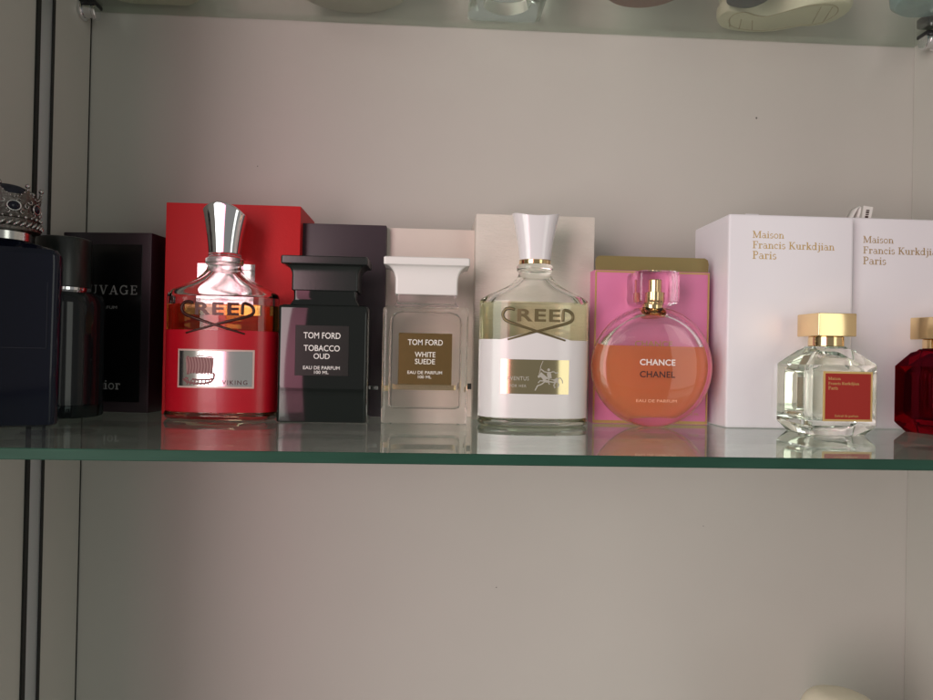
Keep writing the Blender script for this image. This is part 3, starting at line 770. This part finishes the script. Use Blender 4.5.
# ------------------------------------------------------------------ dark round bottle
M['smoke'] = pbr('smoked_glass', (.008, .010, .012), .08, spec=.35)
M['smoke_clear'] = glass('smoked_base_glass', (.34, .38, .40), 1.48)
t = thing('perfume_bottle', (-261.0, 509, 0), 'dark round perfume bottle with silver ring in front of the black box', 'perfume bottle', GRP)
lathe('base', [(24.0, 0), (26.2, .6), (27, 2), (27, 8.9)], M['smoke_clear'], t, 64)
lathe('body', [(27, 9), (27, 78), (26.4, 83), (24.0, 86.4), (19, 88.2)], M['smoke'], t, 64)
lathe('silver_ring', [(17.4, 88.3), (17.8, 88.5), (17.8, 90.4), (17.4, 90.6)], M['chrome'], t, 64)
lathe('cap', [(17.2, 90.7), (17.6, 91.2), (17.6, 123.6), (17.0, 125), (15, 125.6)], M['black_cap'], t, 64)

# ------------------------------------------------------------------ crown-capped bottle
M['navy_glass'] = pbr('navy_glass', (.006, .008, .019), .12, spec=.3, rvar=.04, nscale=15)
M['pewter'] = pbr('antique_pewter', (.15, .135, .125), .33, 1.0, noise=.6, nscale=140, bump=.8, bscale=420, bdist=.0012)
M['pewter_hi'] = pbr('polished_pewter', (.46, .45, .44), .22, 1.0)
M['velvet'] = pbr('navy_cushion', (.006, .008, .022), .55)
CB = thing('perfume_bottle', (-266.0, 446, 0), 'dark navy perfume bottle with jewelled crown cap at left edge', 'perfume bottle', GRP, R(24))
t = CB
a, b = 32.5, 19
loft('body', [ring_rrect(a - 2.5, b - 2.5, 4, 0), ring_rrect(a - .4, b - .4, 5, 1.2), ring_rrect(a, b, 5, 3), ring_rrect(a + .6, b + .6, 5, 100), ring_rrect(a + .3, b + .3, 5, 105), ring_rrect(a - 2, b - 1.6, 5, 108.4), ring_rrect(a - 12, b - 7, 5, 111.5), ring_rrect(13, 11, 5, 113)], M['navy_glass'], t, 25)
# embossed line across the front; the upright strip is a painted highlight streak
bm = bmesh.new()
for x0, x1, z0, z1 in ((-26, 26, 47.6, 48.1), (25.8, 26.2, 48.1, 88)):
    box_bm(x0, x1, -b - .85, -b - .55, z0, z1, 0, 1, bm)
M['navy_emboss_highlight'] = pbr('navy_emboss_highlight', (.014, .017, .032), .25)
from_bm('emboss_and_highlight', bm, M['navy_emboss_highlight'], t)
lathe('collar', [(15.0, 113.1), (15.6, 113.5), (15.6, 118.4), (15.2, 118.8)], M['steel'], t, 64)
cr = 19.0
cap = lathe('crown_band', [(16.5, 118.9), (20.2, 119.4), (20.6, 121.0), (19.8, 122.2), (19.0, 124), (19.2, 126), (20.0, 127), (19.4, 128), (19.2, 134), (19.8, 140.5), (18.6, 140.7), (17.6, 134)], M['pewter'], t, 72)
lathe('cushion', [(17.4, 134.2), (17.8, 138), (17.0, 142), (14.5, 145.2), (10, 147.4), (4, 148.4), (.2, 148.5)], M['velvet'], cap, 48)
v = []; f = []
for k in range(34):          # twisted rope ring
    th = 2 * PI * k / 34
    c, s = math.cos(th), math.sin(th)
    tx, ty = -s, c
    P0 = (20.6 * c - tx * 2.0, 20.6 * s - ty * 2.0, 121.2); P1 = (21.0 * c, 21.0 * s, 122.8); P2 = (20.6 * c + tx * 2.0, 20.6 * s + ty * 2.0, 124.6)
    tube_into(v, f, [P0, P1, P2], [.6, 1.05, .6], 7)
build('rope_ring', v, f, M['pewter_hi'], cap, smooth=True)
v = []; f = []
for k in range(30):          # beads
    th = 2 * PI * k / 30
    sphere_into(v, f, (20.0 * math.cos(th), 20.0 * math.sin(th), 127.0), .85 if k % 2 else 1.15, 8)
for k in range(64):          # bead edging along the scalloped rim
    th = 2 * PI * k / 64
    q = abs(((th / (2 * PI) * 8) % 1) - .5) * 2
    sphere_into(v, f, (20.0 * math.cos(th), 20.0 * math.sin(th), 138.6 + 5.4 * q ** 1.6), .62, 7)
build('beads', v, f, M['pewter_hi'], cap, smooth=True)
v = []; f = []
rng = random.Random(3)
for k in range(46):          # scrolled filigree
    th = 2 * PI * (k + rng.random() * .4) / 46
    zc = 129.6 + (k % 3) * 3.2 + rng.random()
    pts = []
    for q in range(10):
        a_ = q / 9 * 4.6 + k
        rr = 1.9 * (1 - q / 12)
        an = th + rr * math.cos(a_) / 19.5
        pts.append((19.75 * math.cos(an), 19.75 * math.sin(an), zc + rr * math.sin(a_)))
    tube_into(v, f, pts, .36, 6)
build('filigree', v, f, M['pewter_hi'], cap, smooth=True)
for k in range(8):
    th0 = 2 * PI * k / 8
    # scallop between points: pointed plates following the cylinder
    v = []; f = []
    n = 8
    for side, rad in ((0, 19.9), (1, 18.7)):
        for i in range(n + 1):
            u = i / n * 2 - 1
            an = th0 + u * PI / 8
            zt = 138.2 + 6.4 * (1 - abs(u)) ** 1.5
            v.append((rad * math.cos(an), rad * math.sin(an), 138.0)); v.append(((rad + .3) * math.cos(an), (rad + .3) * math.sin(an), zt))
    m_ = 2 * (n + 1)
    for i in range(n):
        f.append((2 * i, 2 * i + 2, 2 * i + 3, 2 * i + 1))
        f.append((m_ + 2 * i, m_ + 2 * i + 1, m_ + 2 * i + 3, m_ + 2 * i + 2))
        f.append((2 * i + 1, 2 * i + 3, m_ + 2 * i + 3, m_ + 2 * i + 1))
    pt = build('crown_point', v, f, M['pewter'], cap)
    v = []; f = []
    sphere_into(v, f, (19.9 * math.cos(th0), 19.9 * math.sin(th0), 146.2), 1.5, 12)
    sphere_into(v, f, (19.9 * math.cos(th0), 19.9 * math.sin(th0), 143.9), .8, 8)
    build('ball_finial', v, f, M['pewter_hi'], pt, smooth=True)
for k in range(8):
    th = 2 * PI * (k + .5) / 8
    er = Vector((math.cos(th), math.sin(th), 0)); et = Vector((-math.sin(th), math.cos(th), 0)); ez = Vector((0, 0, 1))
    c = er * 19.9 + ez * 133.2
    v = []; f = []
    tube_into(v, f, [tuple(c + et * 3.7 * math.cos(2 * PI * i / 20) + ez * 2.9 * math.sin(2 * PI * i / 20)) for i in range(20)], .6, 7, True)
    st = build('gem_setting', v, f, M['pewter_hi'], cap, smooth=True)
    v = []; f = []
    for j in range(5):
        q = j / 4
        for i in range(20):
            an = 2 * PI * i / 20
            v.append(tuple(c + er * (1.3 * math.sin(q * PI / 2)) + et * 3.2 * math.cos(q * PI / 2) * math.cos(an) + ez * 2.4 * math.cos(q * PI / 2) * math.sin(an)))
    for j in range(4):
        for i in range(20):
            f.append((j * 20 + i, j * 20 + (i + 1) % 20, (j + 1) * 20 + (i + 1) % 20, (j + 1) * 20 + i))
    build('gem', v, f, M['navy_glass'], st, smooth=True)

# ------------------------------------------------------------------ things on the shelf above, seen through the glass from below
ZU = 329.3 + TH + .1
M['beige_ceramic'] = pbr('beige_ceramic', (.68, .63, .50), .4, noise=.05, nscale=20)
M['grey_ceramic'] = pbr('stone_grey_plastic', (.46, .43, .37), .5, noise=.04, nscale=20)
M['brown_leather'] = pbr('red_brown_leather', (.24, .07, .048), .5, noise=.15, nscale=40, bump=.2, bscale=300)
M['cream_rubber'] = pbr('cream_rubber', (.76, .70, .54), .5, noise=.07, nscale=35, bump=.2, bscale=120)
M['navy_cloth'] = pbr('navy_cloth', (.035, .040, .06), .75, bump=.3, bscale=700)
M['dark_hollow'] = pbr('dark_brown_plastic', (.09, .08, .055), .5)

t = thing('soap_dish', (-233, 551, ZU), 'beige rounded rectangular dish with dark hollow base on the upper shelf', 'dish')
A = lambda a, b, r, z: ring_rrect(a, b, r, z, 8)
loft('dish', [A(25, 28, 14, 6), A(26, 29, 14, .6), A(28, 31, 16, 0), A(38, 42, 20, 0), A(41, 45, 22, 3), A(43, 47, 22, 22), A(41, 45, 22, 23.5), A(39, 43, 21, 22), A(37, 41, 20, 8)], M['beige_ceramic'], t)
loft('base_pad', [A(24.6, 27.6, 14, .8), A(24.9, 27.9, 14, 5.8)], M['dark_hollow'], t)
t = thing('round_jar', (-70, 546, ZU), 'stone grey round jar on the upper shelf, seen from below', 'jar')
lathe('jar', [(44, 0), (48, .8), (50, 4), (51, 40), (50, 46), (44, 50)], M['grey_ceramic'], t, 64)
lathe('lid', [(45, 50.2), (46, 51), (46, 60), (42, 63), (.2, 64)], M['beige_ceramic'], t, 64)
t = thing('perfume_bottle', (56, 567, ZU), 'square thick-glass bottle with round hollow base on the upper shelf', 'perfume bottle')
loft('body', [ring_super(14, 14, 2, 28, 9), ring_super(17, 17, 2, 28, 7), ring_super(20, 20, 2, 28, 1), ring_rrect(29, 29, 4, 0), ring_rrect(31, 31, 5, 1.2), ring_rrect(31, 31, 5, 70), ring_rrect(28, 28, 5, 74), ring_rrect(11, 11, 5, 78)], M['glass'], t, 35)
lathe('cap', [(12, 78.2), (13, 79), (13, 105), (12, 106)], M['steel'], t, 40)
t = thing('round_pot', (160.5, 531, ZU), 'red brown round leather-covered pot on the upper shelf', 'pot')
lathe('pot', [(29, 0), (33, .8), (35.5, 4), (37, 24), (36, 40)], M['brown_leather'], t, 56)
lathe('lid', [(36.4, 40.2), (37, 41), (37, 50), (34, 53), (.2, 54)], M['brown_leather'], t, 56)
# cream shoe seen from under its sole
t = thing('shoe', (284, 565, ZU), 'cream shoe seen from under its sole on the upper shelf', 'shoe')
out = [(-50, 4), (-49, 14), (-42, 25), (-30, 31), (-14, 33), (2, 31), (16, 25), (27, 18), (38, 16), (47, 11), (52, 2), (53, -10), (49, -20), (41, -26), (30, -27), (14, -22), (0, -10), (-14, 2), (-26, 1), (-38, -4), (-46, -3)]
def outline(sx, sy, dx=0, dy=0):
    p = out; n = 4; o_ = []
    for i in range(len(p)):
        p0, p1, p2, p3 = p[i - 1], p[i], p[(i + 1) % len(p)], p[(i + 2) % len(p)]
        for k in range(n):
            q = k / n
            o_.append(tuple(.5 * (2 * p1[d] + (p2[d] - p0[d]) * q + (2 * p0[d] - 5 * p1[d] + 4 * p2[d] - p3[d]) * q * q + (3 * p1[d] - p0[d] - 3 * p2[d] + p3[d]) * q ** 3) * (sx, sy)[d] + (dx, dy)[d] for d in (0, 1)))
    return o_
def sring(k, z): return [(x, y, z) for x, y in outline(k, k)]
loft('sole', [sring(.90, 0), sring(.97, 1.2), sring(1.0, 4), sring(1.0, 9), sring(.97, 11)], M['cream_rubber'], t, 40)
loft('upper', [sring(.94, 11.1), sring(.96, 16), sring(.92, 30), sring(.80, 42), sring(.55, 48)], M['cream_rubber'], t, 40)
M['sole_seam'] = pbr('sole_seam', (.40, .34, .22), .6)
v = []; f = []
tube_into(v, f, [(x, y, 0.1) for x, y in outline(.80, .80, 0, 0)], .5, 6, True)
for x0, y0, x1, y1 in ((-40, 8, -34, 22), (-30, 8, -24, 26), (-20, 9, -12, 27), (24, -18, 32, 10), (33, -19, 40, 8)):
    tube_into(v, f, [(x0, y0, .1), (x1, y1, .1)], .45, 6)
build('tread', v, f, M['sole_seam'], t, smooth=True)
t = thing('pouch', (247, 541, ZU), 'small dark navy cloth pouch beside the cream shoe on the upper shelf', 'pouch')
loft('bag', [ring_super(12, 14, 2.4, 32, 0), ring_super(17, 19, 2.4, 32, 3), ring_super(18, 20, 2.4, 32, 14), ring_super(14, 15, 2.2, 32, 30), ring_super(6, 6, 2, 32, 37)], M['navy_cloth'], t, 40)
loft('drawstring_neck', [ring_super(5.6, 5.6, 2, 24, 37.1), ring_super(6.4, 6.4, 2, 24, 39), ring_super(9, 8, 2, 24, 47)], M['navy_cloth'], t, 40)
M['blue_frost'] = pbr('frosted_blue_glass', (.26, .40, .46), .25, noise=.35, nscale=45, bump=.5, bscale=70, bdist=.002, coat=.3)
t = thing('bowl', (391.5, 533, ZU), 'pale blue marbled bowl on the upper shelf in the right corner', 'bowl')
lathe('bowl', [(22, 0), (26, .6), (30, 4), (30.6, 9), (30.8, 22), (29.5, 30), (28, 30), (27.5, 12), (20, 5), (.2, 4)], M['blue_frost'], t, 56)

# ------------------------------------------------------------------ cream object on the shelf below
t = thing('ornament', (317, 505, -349 + .1), 'cream rounded object with smooth domed top at bottom right', 'ornament')
rings = []
for q in range(15):
    a_ = q / 14 * PI / 2
    z = 118 + 36 * math.sin(a_) if q else 118
    k = max(.02, math.cos(a_) ** .75)
    rings.append([(x - 12 * (1 - k), y, z - x * .22 * k) for x, y, _ in ring_super(36 * k, 34 * k, 2.3, 48, 0)])
base = [ring_super(28, 26, 2.3, 48, 0), ring_super(32, 30, 2.3, 48, 2), ring_super(35, 33, 2.3, 48, 40), ring_super(36, 34, 2.3, 48, 90)]
loft('body', base + rings, M['cream_rubber'], t, 50)
loft('base_ring', [ring_super(32, 31, 2.3, 48, 3), ring_super(35, 34, 2.3, 48, 4), ring_super(35.3, 34.3, 2.3, 48, 9), ring_super(33, 32, 2.3, 48, 10)], M['beige_ceramic'], t, 40)
